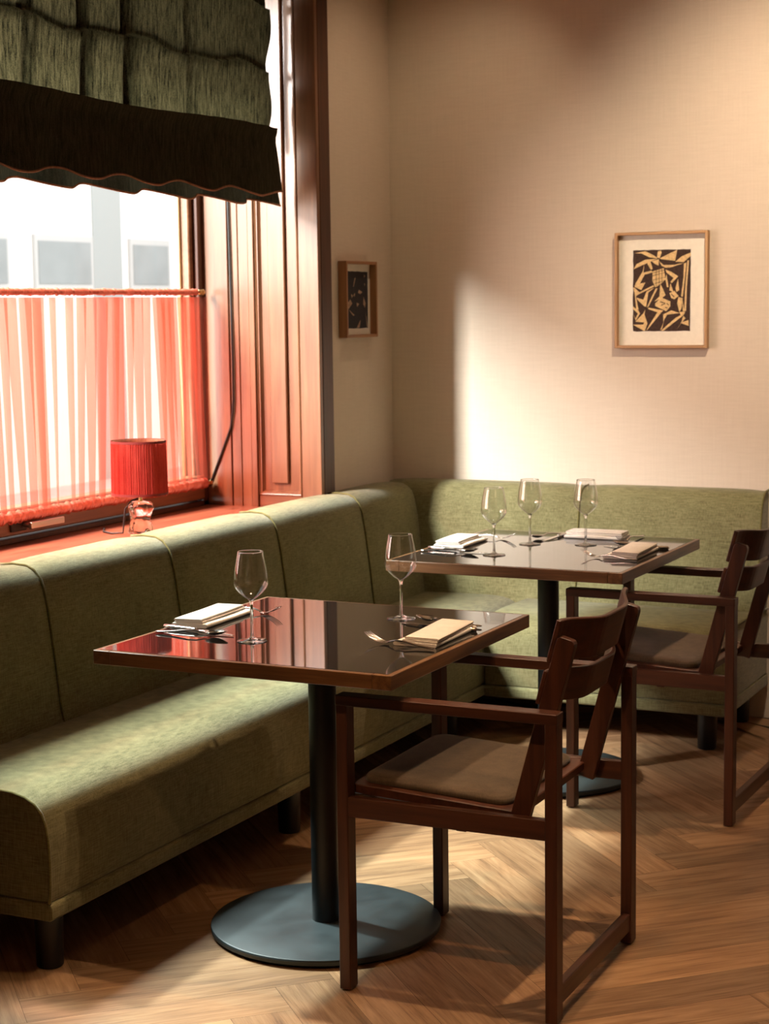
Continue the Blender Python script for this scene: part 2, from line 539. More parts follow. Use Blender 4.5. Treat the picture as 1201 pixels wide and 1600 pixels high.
# casing on the room side
cs = structure(boxes('trim_2', [(WX - 0.01, -3.054, JY + 0.022, JY + 0.105, SZ - 0.2, ZC)], M['walnut_z'], None, 0.003))
structure(boxes('trim_3', [(-3.60, -3.054, NY - 0.06, NY, SZ - 0.03, TZ), (WX - 0.01, -3.054, NY - 0.11, NY - 0.02, SZ - 0.2, ZC)], M['oak_z'], None, 0.003))
structure(boxes('trim_4', [(-3.60, -3.054, NY, JY, TZ, TZ + 0.05)], M['oak_y'], None, 0.003))
# sill board
structure(boxes('trim_5', [(-3.60, -3.06, NY - 0.02, JY + 0.01, SZ - 0.036, SZ)], M['sill'], None, 0.004))

# window
win = bpy.data.objects.new('window_1', None); COL.objects.link(win); win.location = (GX, 4.45, SZ); structure(win)
def wloc(L): return [(a - GX, b - GX, c - 4.45, d - 4.45, e - SZ, f - SZ) for a, b, c, d, e, f in L]
boxes('outer_frame', wloc([(-3.64, -3.545, JY - 0.035, JY, SZ, TZ), (-3.64, -3.545, NY, NY + 0.035, SZ, TZ), (-3.64, -3.545, NY, JY, SZ, SZ + 0.018), (-3.64, -3.545, NY, JY, TZ - 0.04, TZ)]), M['walnut_z'], win, 0.002)
boxes('sash', wloc([(-3.60, -3.565, JY - 0.066, JY - 0.036, SZ + 0.02, TZ - 0.04), (-3.60, -3.565, NY + 0.036, NY + 0.095, SZ + 0.02, TZ - 0.04),
                    (-3.605, -3.538, NY + 0.036, JY - 0.036, SZ + 0.026, SZ + 0.115), (-3.60, -3.555, NY + 0.036, JY - 0.036, TZ - 0.11, TZ - 0.04)]), M['oak_y'], win, 0.004)
boxes('glazing_bead', wloc([(-3.612, -3.598, JY - 0.080, JY - 0.058, SZ + 0.1, TZ - 0.1), (-3.612, -3.598, NY + 0.09, NY + 0.118, SZ + 0.1, TZ - 0.1)]), M['frame_z'], win, 0.002)
boxes('glass_pane', wloc([(-3.592, -3.588, NY + 0.09, JY - 0.06, SZ + 0.11, TZ - 0.10)]), M['pane'], win)
hd = boxes('backplate', wloc([(-3.538, -3.530, 4.52, 4.60, 0.835, 0.868)]), M['rubber'], win, 0.002)
bm = bmesh.new()
lx, ly, lz = -3.53 - GX, 4.585 - 4.45, 0.852 - SZ
tube(bm, [(lx, ly, lz), (lx + 0.035, ly, lz)], 0.008, 12)
box(bm, lx + 0.026, lx + 0.040, ly - 0.012, ly + 0.165, lz - 0.011, lz + 0.011)
mesh('window_handle', bm, M['chrome'], win, 0.003, False, 2)

# ------------------------------------------------------------------ house across the street
fb = thing('building', 'pale rendered house across the street seen through the window glass', 'building', (-13, 18, -0.6))
boxes('facade_wall', [(-1.0, 0, -12, 12, 0, 5.6)], M['facade'], fb)
boxes('facade_band', [(0, 0.02, 0.45, 1.08, 0, 5.6)], M['facade_band'], fb)
for (y0, y1) in ((-2.5, -1.32), (-0.72, 0.34), (1.28, 2.1), (3.0, 4.0), (-4.4, -3.3)):
    w1 = boxes('window', [(-0.02, 0.05, y0 - 0.06, y1 + 0.06, 2.38, 3.05)], M['facade_frame'], fb)
    boxes('pane', [(0.05, 0.06, y0, y1, 2.46, 2.97)], M['facade_window'], w1)
structure(boxes('ground', [(-13, -3.9, -4, 32, -0.7, -0.6)], M['asphalt']))

# ------------------------------------------------------------------ roman blind
BX = -3.20
B0, B1 = NY + 0.06, 5.70
bl = thing('roman_blind', 'dark olive linen roman blind drawn halfway down the window', 'blind', (BX, (B0 + B1) / 2, TZ))
def bl_loc(x, y, z): return (x - BX, y - (B0 + B1) / 2, z - TZ)
seams_y = (4.226, 4.519, 4.749, 5.106)
def blind_depth(y, z):
    d = 0.0
    # soft billow between the batten folds
    for zz in (2.385, 2.61):
        zc = zz + 0.012 * math.sin(y * 9.5) + 0.006 * math.sin(y * 21)
        if z < zc: d += 0.013 * math.exp(-(zc - z) / 0.07)
        else: d -= 0.005 * math.exp(-(z - zc) / 0.02)
    d += 0.003 * math.sin(y * 7.3 + z * 1.1)
    for sy in seams_y: d -= 0.012 * math.exp(-((y - sy - 0.006 * math.sin(z * 9)) / 0.014) ** 2)
    return d
bm = bmesh.new()
NYs, NZs = 260, 110
grid = []
for j in range(NZs + 1):
    z = 2.12 + (TZ - 2.12) * j / NZs
    row = []
    for i in range(NYs + 1):
        y = B0 + (B1 - 0.02 - B0) * i / NYs
        e = max(0.0, (y - (B1 - 0.16)) / 0.14)
        yy = y + e * (0.018 * math.sin(z * 23.0) - 0.02)
        zz = z
        row.append(bm.verts.new(bl_loc(BX + blind_depth(y, z), yy, zz)))
    grid.append(row)
for j in range(NZs):
    for i in range(NYs): bm.faces.new((grid[j][i], grid[j][i + 1], grid[j + 1][i + 1], grid[j + 1][i]))
mesh('gathered_panel', bm, M['blind'], bl, 0, True)
# tapes and batten pockets sewn to the back
for sy, hw in ((3.45, 0.02), (3.75, 0.012), (4.02, 0.02), (4.226, 0.014), (4.519, 0.020), (4.749, 0.024), (5.106, 0.006), (5.66, 0.022)):
    bm = bmesh.new(); R_ = []
    for j in range(31):
        z = 2.12 + (TZ - 2.14) * j / 30
        yj_ = sy + 0.006 * math.sin(z * 13 + sy * 5)
        R_.append([bl_loc(BX - 0.022, yj_ - hw, z), bl_loc(BX - 0.022, yj_ + hw, z), bl_loc(BX - 0.024, yj_ + hw, z), bl_loc(BX - 0.024, yj_ - hw, z)])
    rings(bm, R_)
    mesh('back_tape', bm, M['blind_flap'], bl)
for zz in (2.385, 2.61):
    bm = bmesh.new(); R_ = []
    for i in range(61):
        y = B0 + (B1 - 0.04 - B0) * i / 60
        zc = zz + 0.012 * math.sin(y * 9.5) + 0.006 * math.sin(y * 21)
        R_.append([bl_loc(BX - 0.020, y, zc - 0.002), bl_loc(BX - 0.020, y, zc + 0.030), bl_loc(BX - 0.023, y, zc + 0.030), bl_loc(BX - 0.023, y, zc - 0.002)])
    rings(bm, R_)
    mesh('batten_pocket', bm, M['blind_flap'], bl)
# lower flap: two hanging layers with a wavy hem
def flap(name, x0, ztop, zbot, amp, ph, mat, flare, parent, lean=0.0):
    bm = bmesh.new(); g = []
    N, K = 150, 14
    for j in range(K + 1):
        t = j / K
        row = []
        for i in range(N + 1):
            y = B0 + (B1 - 0.035 - B0) * i / N
            e = max(0.0, (y - (B1 - 0.15)) / 0.115)
            yy = y + e * (0.078 * t - 0.048)
            wv = math.sin((y - 4.1) * 2 * math.pi / 0.335 + ph)
            x = x0 + lean * t + amp * t * wv + 0.018 * math.exp(-(t / 0.12) ** 2) + 0.003 * math.sin(y * 40 + t * 3)
            z = ztop + (zbot - ztop) * t - 0.012 * t * wv + 0.006 * math.sin(y * 5.0) * (1 - t)
            row.append(bm.verts.new(bl_loc(x, yy, z)))
        g.append(row)
    for j in range(K):
        for i in range(N): bm.faces.new((g[j][i], g[j + 1][i], g[j + 1][i + 1], g[j][i + 1]))
    return mesh(name, bm, mat, parent, 0, True)
f1 = flap('front_flap', BX + 0.040, 2.175, 1.948, 0.010, 0.4, M['blind_flap'], 0.035, bl)
f2 = flap('back_flap', BX + 0.006, 2.16, 1.915, 0.030, 2.6, M['blind_flap'], 0.03, bl)
for fl_, x0, zb, amp, ph in ((f1, BX + 0.040, 1.948, 0.010, 0.4), (f2, BX + 0.006, 1.915, 0.030, 2.6)):
    bm = bmesh.new()
    pts = []
    for i in range(151):
        y = B0 + (B1 - 0.035 - B0) * i / 150
        e = max(0.0, (y - (B1 - 0.15)) / 0.115)
        wv = math.sin((y - 4.1) * 2 * math.pi / 0.335 + ph)
        pts.append(bl_loc(x0 + amp * wv + 0.003 * math.sin(y * 40 + 3), y + e * 0.030, zb - 0.012 * wv - 0.002))
    tube(bm, pts, 0.0035, 6)
    mesh('hem', bm, M['hem'], fl_, 0, True)

# ------------------------------------------------------------------ café curtain with its rods
RX = -3.52
def rod(z, y1, label):
    r = thing('curtain_rod', label, 'curtain rod', (RX, (NY + JY) / 2, z), 0, 'curtain rods across the window')
    bm = bmesh.new(); tube(bm, [(0, NY + 0.02 - (NY + JY) / 2, 0), (0, y1 - (NY + JY) / 2, 0)], 0.006, 12)
    mesh('rod_tube', bm, M['brass'], r, 0, True)
    bm = bmesh.new()
    yb = y1 - (NY + JY) / 2
    tube(bm, [(0, yb - 0.004, 0), (0, yb, 0), (0, yb + 0.008, 0), (0, yb + 0.012, 0), (0, yb + 0.022, 0), (0, yb + 0.030, 0), (0, yb + 0.034, 0)], [0.006, 0.010, 0.010, 0.006, 0.013, 0.010, 0.003], 14)
    mesh('finial', bm, M['brass'], r, 0, True)
    return r
rod(1.600, 5.668, 'upper brass curtain rod carrying the sheer rose curtain')
rod(0.882, 5.690, 'lower brass curtain rod above the window sill')

cu = thing('cafe_curtain', 'sheer rose coloured cafe curtain stretched between two rods', 'curtain', (RX, (NY + JY) / 2, 0.88))
YM = (NY + JY) / 2
rr = random.Random(11)
folds = []
y = NY + 0.04
while y < 5.66:
    folds.append(y); y += rr.uniform(0.030, 0.072)
def fold_x(s, t):
    a = 0.018 * math.sin(s * 2.0) + 0.010 * math.sin(s * 3.7 + 1.3) + 0.006 * math.sin(s * 0.61)
    return a
bm = bmesh.new()
NS, NT_ = 900, 26
g = []
for j in range(NT_ + 1):
    t = j / NT_
    z = 0.900 + (1.582 - 0.900) * t
    row = []
    for i in range(NS + 1):
        u = i / NS
        s = u * 41 * math.pi + 0.9 * math.sin(u * 23) + 0.6 * math.sin(u * 61 + 1) + 80 * max(0.0, u - 0.90)
        y0 = NY + 0.05 + u * (5.655 - NY - 0.05)
        sway = 0.030 * (1 - t) * math.sin(s * 0.11 + 0.5)
        edge = 0.030 * (1 - t) ** 1.3 * max(0.0, (u - 0.93) / 0.07)
        loose = 0.62 + 0.38 * t
        # fold wave pushes the cloth sideways too, so pleats overlap
        yy = y0 + 0.021 * math.sin(s * 2.0 + 0.9) * loose + sway + edge + 0.006 * math.sin(s * 0.83 + t * 2)
        row.append(bm.verts.new((fold_x(s, t) * loose + 0.004, yy - YM, z - 0.88)))
    g.append(row)
for j in range(NT_):
    for i in range(NS): bm.faces.new((g[j][i], g[j][i + 1], g[j + 1][i + 1], g[j + 1][i]))
mesh('sheer_cloth', bm, M['curtain'], cu, 0, True)
def ruffle(name, z, r, y1):
    bm = bmesh.new(); R = []
    q = random.Random(5); N = 700
    for i in range(N + 1):
        yy = NY + 0.04 + (y1 - NY - 0.04) * i / N
        k = r * (1 + 0.22 * math.sin(i * 1.9) + 0.25 * q.uniform(-1, 1))
        R.append([(k * math.cos(a) * 0.8, yy - YM, z - 0.88 + k * math.sin(a)) for a in [2 * math.pi * m / 10 for m in range(10)]])
    rings(bm, R)
    return mesh(name, bm, M['ruffle'], cu, 0, True)
ruffle('rod_pocket', 1.600, 0.0105, 5.655)
ruffle('rod_pocket', 0.884, 0.0165, 5.685)

# black cord on the jamb
bm = bmesh.new()
pts = [(-3.430, 2.10), (-3.428, 1.934), (-3.424, 1.615), (-3.422, 1.352), (-3.423, 1.20), (-3.427, 1.15), (-3.437, 1.092), (-3.482, 0.989), (-3.531, 0.880)]
tube(bm, [(x + 3.43, 0, z - 0.88) for x, z in pts], 0.0042, 8)
co = mesh('blind_cord', bm, M['rubber'], None, 0, True, loc=(-3.43, JY - 0.006, 0.88))
tag(co, 'black pull cord slanting down the wooden jamb to the lower curtain rod', 'cord')

# ------------------------------------------------------------------ banquettes
SEAT_T = 0.428
def extrude(bm, prof, fn, a, b, n=1):
    R = [[fn(p, a + (b - a) * i / n) for p in prof] for i in range(n + 1)]
    return rings(bm, R)
SP = [(0.010, 0.172), (0.010, 0.415), (0.20, 0.424), (0.35, 0.428), (0.47, 0.429), (0.53, 0.426), (0.565, 0.418), (0.592, 0.404), (0.610, 0.384), (0.621, 0.357), (0.627, 0.322), (0.630, 0.27), (0.629, 0.215), (0.625, 0.172)]
BP = [(0.215, 0.395), (0.204, 0.46), (0.188, 0.60), (0.172, 0.72), (0.160, 0.785), (0.148, 0.818), (0.128, 0.842), (0.100, 0.853), (0.055, 0.856), (0.012, 0.852), (0.012, 0.395)]
def xz(o):                     # bench along the left wall: distance from wall grows with +x
    return lambda p, s: (WX + 0.006 + p[0] - o[0], s - o[1], p[1])
def yz(o):                     # bench along the back wall
    return lambda p, s: (s - o[0], WY - 0.004 - p[0] + 0.04 * (p[0] > 0.02) - o[1], p[1])

def banquette(name, label, fn_maker, origin, s0, s1, seams, legs, end_cap):
    b = thing(name, label, 'banquette', (*origin, 0))
    fn = fn_maker(origin)
    bm = bmesh.new(); extrude(bm, SP, fn, s0, s1, 1)
    st = mesh('seat', bm, M['olive'], b, 0.006, True, 3)
    def pipe(prof, s, par, r=0.0042):
        bm = bmesh.new(); tube(bm, [fn(p, s) for p in prof], r, 8)
        return mesh('piping', bm, M['piping'], par, 0, True)
    pipe(SP[1:], end_cap, st)
    bm = bmesh.new()
    PL = [(0.012, 0.130), (0.012, 0.172), (0.622, 0.173), (0.632, 0.168), (0.635, 0.160), (0.635, 0.140), (0.632, 0.133), (0.625, 0.130)]
    extrude(bm, PL, fn, s0 if end_cap == s1 else s0 - 0.004, s1 if end_cap == s0 else s1 + 0.004)
    mesh('plinth', bm, M['olive'], b, 0.003, False, 2)
    ed = sorted(seams)
    for a, c in zip(ed, ed[1:]):
        bm = bmesh.new()
        R = []
        n = 10
        for i in range(n + 1):
            t = i / n
            s = a + 0.002 + (c - a - 0.004) * t
            puff = 0.007 * (1 - (2 * t - 1) ** 6)
            prof = [(p[0] + (puff - 0.007) * (1 if 0 < k < len(BP) - 2 else 0) * (1.0 if k < 7 else 0.0), p[1] + (puff - 0.007) * (1 if 5 < k < 10 else 0)) for k, p in enumerate(BP)]
            R.append([fn(p, s) for p in prof])
        rings(bm, R)
        sec = mesh('backrest_section', bm, M['olive'], b, 0, False)
        for p_ in sec.data.polygons: p_.use_smooth = len(p_.vertices) == 4
        sec.data.set_sharp_from_angle(angle=math.radians(50))
        if a != ed[0] or end_cap == s0 and a == s0:
            pipe([(p[0] - 0.004, p[1] - (0.004 if p[1] > 0.8 else 0)) for p in BP[:-1]], a, sec, 0.0035)
    if end_cap == s1:
        pipe([(p[0] - 0.002, p[1] - 0.002) for p in BP[:-1]], s1 - 0.001, sec, 0.0042)
    for (x, y) in legs:
        bm = bmesh.new()
        lathe(bm, [(0.001, 0.0), (0.030, 0.0), (0.032, 0.003), (0.035, 0.132), (0.001, 0.132)], 24)
        mesh('leg', bm, M['black_metal'], b, 0, True, loc=(x - origin[0], y - origin[1], 0)).data.set_sharp_from_angle(angle=math.radians(40))
    return b

Y0 = 3.217
banquette('banquette', 'olive green upholstered banquette running along the window wall', xz, (-2.75, 4.8), Y0, 6.236,
          [Y0, 3.862, 4.50, 5.155, 5.79, 6.262],
          [(-2.49, 3.272), (-2.49, 4.44), (-2.49, 5.60), (-2.98, 3.272), (-2.98, 4.44), (-2.98, 6.2)], Y0)
X1 = -1.548
banquette('banquette', 'olive green upholstered banquette along the back wall under the large print', yz, (-2.0, 6.1), -2.436, X1,
          [WX + 0.012, -2.243, X1], [(-1.63, 5.875), (-1.63, 6.32), (-2.38, 6.32)], X1)

# ------------------------------------------------------------------ tables
TX, TY = 0.386, 0.410
def make_table():
    t = thing('dining_table', 'square dark glass topped table nearest the camera with wooden edging', 'table', (-2.010, 3.762, 0), 0, 'pedestal dining tables')
    z0, z1 = 0.7165, 0.750
    for s in (-1, 1):
        boxes('edge_rail', [(s * TX - 0.045 if s > 0 else -TX, TX if s > 0 else -TX + 0.045, -TY, TY, z0, z1)], M['edge_y'], t, 0.0015)
    for s in (-1, 1):
        boxes('edge_rail', [(-TX + 0.0452, TX - 0.0452, s * TY - 0.045 if s > 0 else -TY, TY if s > 0 else -TY + 0.045, z0, z1)], M['edge_x'], t, 0.0015)
    boxes('glass_top', [(-TX + 0.012, TX - 0.012, -TY + 0.012, TY - 0.012, z1 - 0.004, z1 + 0.0006)], M['table_glass'], t)
    boxes('underside_board', [(-TX + 0.044, TX - 0.044, -TY + 0.044, TY - 0.044, z0 + 0.004, z1 - 0.005)], M['walnut_x'], t)
    bm = bmesh.new(); lathe(bm, [(0.001, 0.018), (0.0345, 0.018), (0.0345, 0.708), (0.001, 0.708)], 40)
    p = mesh('post', bm, M['black_metal'], t, 0, True); p.data.set_sharp_from_angle(angle=math.radians(40))
    boxes('mounting_plate', [(-0.17, 0.17, -0.17, 0.17, 0.706, 0.7175)], M['black_metal'], t)
    bm = bmesh.new(); lathe(bm, [(0.001, 0.0), (0.272, 0.0), (0.278, 0.004), (0.286, 0.009), (0.287, 0.018), (0.2855, 0.0215), (0.282, 0.023), (0.12, 0.0232), (0.001, 0.0232)], 96)
    d = mesh('base_plate', bm, M['plate_metal'], t, 0, True); d.data.set_sharp_from_angle(angle=math.radians(25))
    return t
T1 = make_table()
T2 = copy_thing(T1, (-2.008, 5.327, 0), 0, 'square dark glass topped table in the corner with three wine glasses', 'pedestal dining tables')

# ------------------------------------------------------------------ chairs
def make_chair():
    c = thing('dining_armchair', 'dark walnut armchair tucked under the nearer table', 'chair', (-1.535, 3.700, 0), 0.012, 'walnut armchairs')
    x0, x1, y0, y1 = -0.260, 0.260, -0.284, 0.284
    lx, ly, H = 0.027, 0.040, 0.682
    for sx in (x0, x1 - lx):
        for sy in (y0, y1 - ly):
            lg = boxes('leg', [(sx, sx + lx, sy, sy + ly, 0.003, H - 0.001)], M['walnut_z'], c, 0.0018)
            bm = bmesh.new(); lathe(bm, [(0.001, 0), (0.010, 0), (0.011, 0.003), (0.001, 0.005)], 14)
            mesh('glide', bm, M['rubber'], lg, 0, True, loc=(sx + lx / 2, sy + ly / 2, 0))
    for sy in (y0, y1 - ly):
        boxes('armrest', [(x0 - 0.001, x1 + 0.001, sy - 0.0005, sy + ly + 0.0005, H - 0.024, H)], M['walnut_x'], c, 0.0018)
        boxes('side_rail', [(x0 + lx - 0.002, x1 - lx + 0.002, sy + 0.003, sy + 0.025, 0.405, 0.450)], M['walnut_x'], c, 0.0018)
    boxes('stretcher', [(x1 - 0.0235, x1 - 0.0035, y0 + ly - 0.002, y1 - ly + 0.002, 0.034, 0.078)], M['walnut_y'], c, 0.0018)
    boxes('cross_rail', [(x0 + 0.03, x0 + 0.055, y0 + 0.02, y1 - 0.02, 0.405, 0.436)], M['walnut_y'], c, 0.0015)
    boxes('cross_rail', [(0.02, 0.045, y0 + 0.02, y1 - 0.02, 0.398, 0.416)], M['walnut_y'], c, 0.0015)
    # seat panel, tilted back
    yi0, yi1 = y0 + 0.046, y1 - 0.046
    bm = bmesh.new()
    A, B = Vector((x0 + 0.014, 0, 0.460)), Vector((0.150, 0, 0.438))
    bar(bm, A, B, yi1 - yi0, 0.022)
    sf = mesh('seat_frame', bm, M['walnut_y'], c, 0.002, False, 1)
    # seat cushion: rounded slab lying on the frame
    bm = bmesh.new()
    d = (B - A).normalized(); u = Vector((-d.z, 0, d.x)); L = (B - A).length
    def ring(inset, h, rad):
        P = []
        hx, hy = (L - 0.040) / 2 - inset, (yi1 - yi0) / 2 - 0.022 - inset
        for qx, qy, a0 in ((1, 1, 0), (-1, 1, 90), (-1, -1, 180), (1, -1, 270)):
            for k in range(7):
                a = math.radians(a0 + 15 * k)
                P.append((A + d * (L / 2 - 0.006)) + d * (qx * (hx - rad) + rad * math.cos(a)) + Vector((0, 1, 0)) * (qy * (hy - rad) + rad * math.sin(a)) + u * h)
        return P
    R = [ring(0.003, 0.009, 0.03), ring(0.0, 0.013, 0.032), ring(0.0, 0.021, 0.032), ring(0.003, 0.0265, 0.032), ring(0.010, 0.030, 0.035), ring(0.025, 0.032, 0.04), ring(0.07, 0.0335, 0.05)]
    rings(bm, R)
    mesh('seat_cushion', bm, M['cushion'], c, 0, True)
    # raked back posts and the two bent slats
    pb, pt = Vector((0.152, 0, 0.412)), Vector((0.266, 0, 0.836))
    dd = (pt - pb).normalized()
    for sy in (yi0 + 0.011, yi1 - 0.011):
        bm = bmesh.new()
        rs = []
        fwd = Vector((dd.z, 0, -dd.x))
        for t, s in ((0.0, 1.0), (0.97, 1.0), (0.985, 0.93), (0.997, 0.75), (1.0, 0.5)):
            p = pb + (pt - pb) * t
            rs.append([p + Vector((0, sy, 0)) + fwd * (0.021 * s * i) + Vector((0, 0.011 * j, 0)) for i, j in ((-1, -1), (1, -1), (1, 1), (-1, 1))])
        rings(bm, rs)
        mesh('back_post', bm, M['walnut_z'], c, 0.0018, False, 1)
    nrm = Vector((-dd.z, 0, dd.x))          # towards the sitter
    for z0, z1 in ((0.683, 0.757), (0.776, 0.868)):
        bm = bmesh.new(); rs = []
        n = 24; Yh = (yi1 - yi0) / 2 - 0.002
        for i in range(n + 1):
            s = -1 + 2 * i / n
            # flat at the ends, bowed back between the posts
            k = max(0.0, 1 - (abs(s) / 0.84) ** 2) if abs(s) < 0.84 else 0.0
            k = 0.5 - 0.5 * math.cos(math.pi * min(1.0, max(0.0, (1 - abs(s)) / 0.75)))
            bow = 0.050 * k
            ring_ = []
            for zz, off in ((z0, 0), (z1, 0), (z1, 1), (z0, 1)):
                t = (zz - pb.z) / (pt.z - pb.z)
                base = pb + (pt - pb) * t + nrm * (0.021 + (0.011 if off else 0.0)) - nrm * bow
                ring_.append(base + Vector((0, s * Yh, 0)))
            rs.append(ring_)
        rings(bm, rs)
        mesh('back_slat', bm, M['walnut_y'], c, 0.002, False, 1)
    return c
C1 = make_chair()
C2 = copy_thing(C1, (-1.563, 5.276, 0), -0.012, 'dark walnut armchair at the corner table, cut off by the right edge', 'walnut armchairs')

# ------------------------------------------------------------------ wine glasses
def make_glass():
    t = thing('wine_glass', 'empty wine glass on the nearer table in front of the window side setting', 'glass', (-2.102, 3.585, 0.7507), 0, 'wine glasses set on the tables')
    outer = [(0.0035, 0.098), (0.008, 0.101), (0.018, 0.108), (0.030, 0.119), (0.0375, 0.129), (0.0408, 0.137), (0.0412, 0.143), (0.0405, 0.153), (0.0385, 0.170), (0.0350, 0.190), (0.0312, 0.209), (0.0300, 0.2150)]
    inner = [(max(0.0005, r - 0.0011), z + (0.0012 if k < len(outer) - 1 else 0)) for k, (r, z) in enumerate(outer)]
    bm = bmesh.new()
    R = [[(r * math.cos(2 * math.pi * i / 40), r * math.sin(2 * math.pi * i / 40), z) for i in range(40)] for r, z in outer + inner[::-1]]
    rings(bm, R, True, False)
    mesh('bowl', bm, M['bowl'], t, 0, True)
    bm = bmesh.new()
    rings(bm, [[((0.02945 + 0.0009 * math.cos(a)) * math.cos(2 * math.pi * i / 48), (0.02945 + 0.0009 * math.cos(a)) * math.sin(2 * math.pi * i / 48), 0.2152 + 0.0009 * math.sin(a)) for i in range(48)] for a in [2 * math.pi * k / 8 for k in range(9)]], True, False)
    mesh('rim', bm, M['stem'], t, 0, True)
    bm = bmesh.new()
    lathe(bm, [(0.0006, 0.004), (0.006, 0.005), (0.0045, 0.012), (0.0036, 0.022), (0.0034, 0.060), (0.0036, 0.085), (0.0045, 0.094), (0.008, 0.1005), (0.0006, 0.1025)], 20)
    mesh('stem', bm, M['stem'], t, 0, True)
    bm = bmesh.new()
    lathe(bm, [(0.0006, 0.0), (0.034, 0.0), (0.0362, 0.001), (0.0358, 0.002), (0.026, 0.0032), (0.014, 0.0052), (0.007, 0.009), (0.0006, 0.010)], 40)
    mesh('foot', bm, M['stem'], t, 0, True)
    return t
G1 = make_glass()
for (x, y, lb) in ((-1.902, 3.992, 'empty wine glass on the nearer table beside the chair side setting'),
                   (-2.118, 5.135, 'empty wine glass at the near left of the corner table'),
                   (-2.105, 5.414, 'middle wine glass of the three on the corner table'),
                   (-1.928, 5.463, 'empty wine glass in front of the back napkin on the corner table')):
    copy_thing(G1, (x, y, 0.7507), random.uniform(0, 3), lb, 'wine glasses set on the tables')

# ------------------------------------------------------------------ napkins
def make_napkin(sx, sy, seed):
    """folded cotton napkin: a wide lower fold and a smaller stack of layers on it; sx towards the guest, sy sideways"""
    bm = bmesh.new(); q = random.Random(seed)
    def slab(x0, x1, z0, z1, roll, y0, y1, skew):
        prof = []
        r = (z1 - z0) / 2; zc = (z0 + z1) / 2
        ns = 8
        for k in range(ns + 1):
            a = -math.pi / 2 + math.pi * k / ns
            prof.append((x1 - r + r * math.cos(a), zc + r * math.sin(a) * 1.0))
        prof += [(x0 + 0.002, z1 - 0.001), (x0, z1 - 0.003), (x0, z0 + 0.002), (x0 + 0.002, z0)]
        R = []
        n = 14
        for i in range(n + 1):
            t = i / n
            y = y0 + (y1 - y0) * t
            e = 1.0 - 0.10 * (math.exp(-(t / 0.04) ** 2) + math.exp(-((1 - t) / 0.04) ** 2))
            sag = 0.0012 * math.sin(t * 5 + seed)
            R.append([(px + skew * (t - 0.5), y, z0 + (pz - z0) * e + sag * (pz - z0) / 0.01) for px, pz in prof])
        rings(bm, R)
    slab(-sx / 2, sx / 2, 0.0, 0.010, 0, -sy / 2, sy / 2, 0.004)
    slab(-sx / 2 + 0.002, sx / 2 - 0.018, 0.0102, 0.0155, 0, -sy / 2 + 0.003, sy / 2 - 0.004, -0.004)
    slab(-sx / 2 + 0.001, sx / 2 - 0.022, 0.0157, 0.0215, 0, -sy / 2 + 0.001, sy / 2 - 0.006, -0.006)
    o = mesh('napkin', bm, M['napkin'], None, 0, True)
    o.data.set_sharp_from_angle(angle=math.radians(50))
    return o
for (x, y, rz, sx, sy, lb) in (
        (-2.340, 3.800, 0.05, 0.100, 0.245, 'folded white napkin on the window side of the nearer table'),
        (-1.716, 3.792, math.pi + 0.04, 0.108, 0.255, 'folded white napkin on the chair side of the nearer table'),
        (-2.325, 5.350, 0.03, 0.105, 0.215, 'folded white napkin at the window end of the corner table'),
        (-1.955, 5.655, -math.pi / 2 + 0.03, 0.110, 0.200, 'folded white napkin along the back edge of the corner table'),
        (-1.722, 5.310, math.pi + 0.03, 0.108, 0.250, 'folded white napkin at the chair end of the corner table')):
    nk = make_napkin(sx, sy, int(-x * 100))
    nk.location = (x, y, 0.7515); nk.rotation_euler = (0, 0, rz)
    tag(nk, lb, 'napkin', 'napkins on the tables')

# ------------------------------------------------------------------ cutlery (x = from handle end to tip)
def strip(bm, secs, m=10):
    """secs: (x, y, z, half width, half thickness)"""
    rings(bm, [[(x, y + hw * math.cos(2 * math.pi * k / m), z + ht * math.sin(2 * math.pi * k / m)) for k in range(m)] for x, y, z, hw, ht in secs])
HANDLE = [(0.0, 0, 0.0045, 0.003, 0.0012), (0.003, 0, 0.0045, 0.0062, 0.0022), (0.015, 0, 0.0045, 0.0072, 0.0026), (0.05, 0, 0.007, 0.0058, 0.0024), (0.085, 0, 0.0115, 0.0038, 0.0020), (0.110, 0, 0.0115, 0.0027, 0.0019), (0.128, 0, 0.0075, 0.0027, 0.0018)]
def make_fork(label, loc, rz):
    t = thing('fork', label, 'fork', loc, rz, 'forks laid on the tables')
    bm = bmesh.new(); strip(bm, HANDLE + [(0.136, 0, 0.0045, 0.0045, 0.0014)]); mesh('handle', bm, M['steel'], t, 0, True)
    bm = bmesh.new()
    strip(bm, [(0.133, 0, 0.0050, 0.004, 0.0014), (0.140, 0, 0.0035, 0.0105, 0.0012), (0.152, 0, 0.004, 0.0125, 0.0011), (0.156, 0, 0.0050, 0.0125, 0.0010)], 14)
    for k in range(4):
        yy = -0.0106 + 0.00707 * k
        strip(bm, [(0.154, yy, 0.0046, 0.0019, 0.0010), (0.168, yy, 0.0085, 0.0018, 0.0010), (0.184, yy, 0.0155, 0.0016, 0.0009), (0.197, yy * 0.98, 0.024, 0.0008, 0.0006)], 8)
    mesh('tines', bm, M['steel'], t, 0, True)
    return t
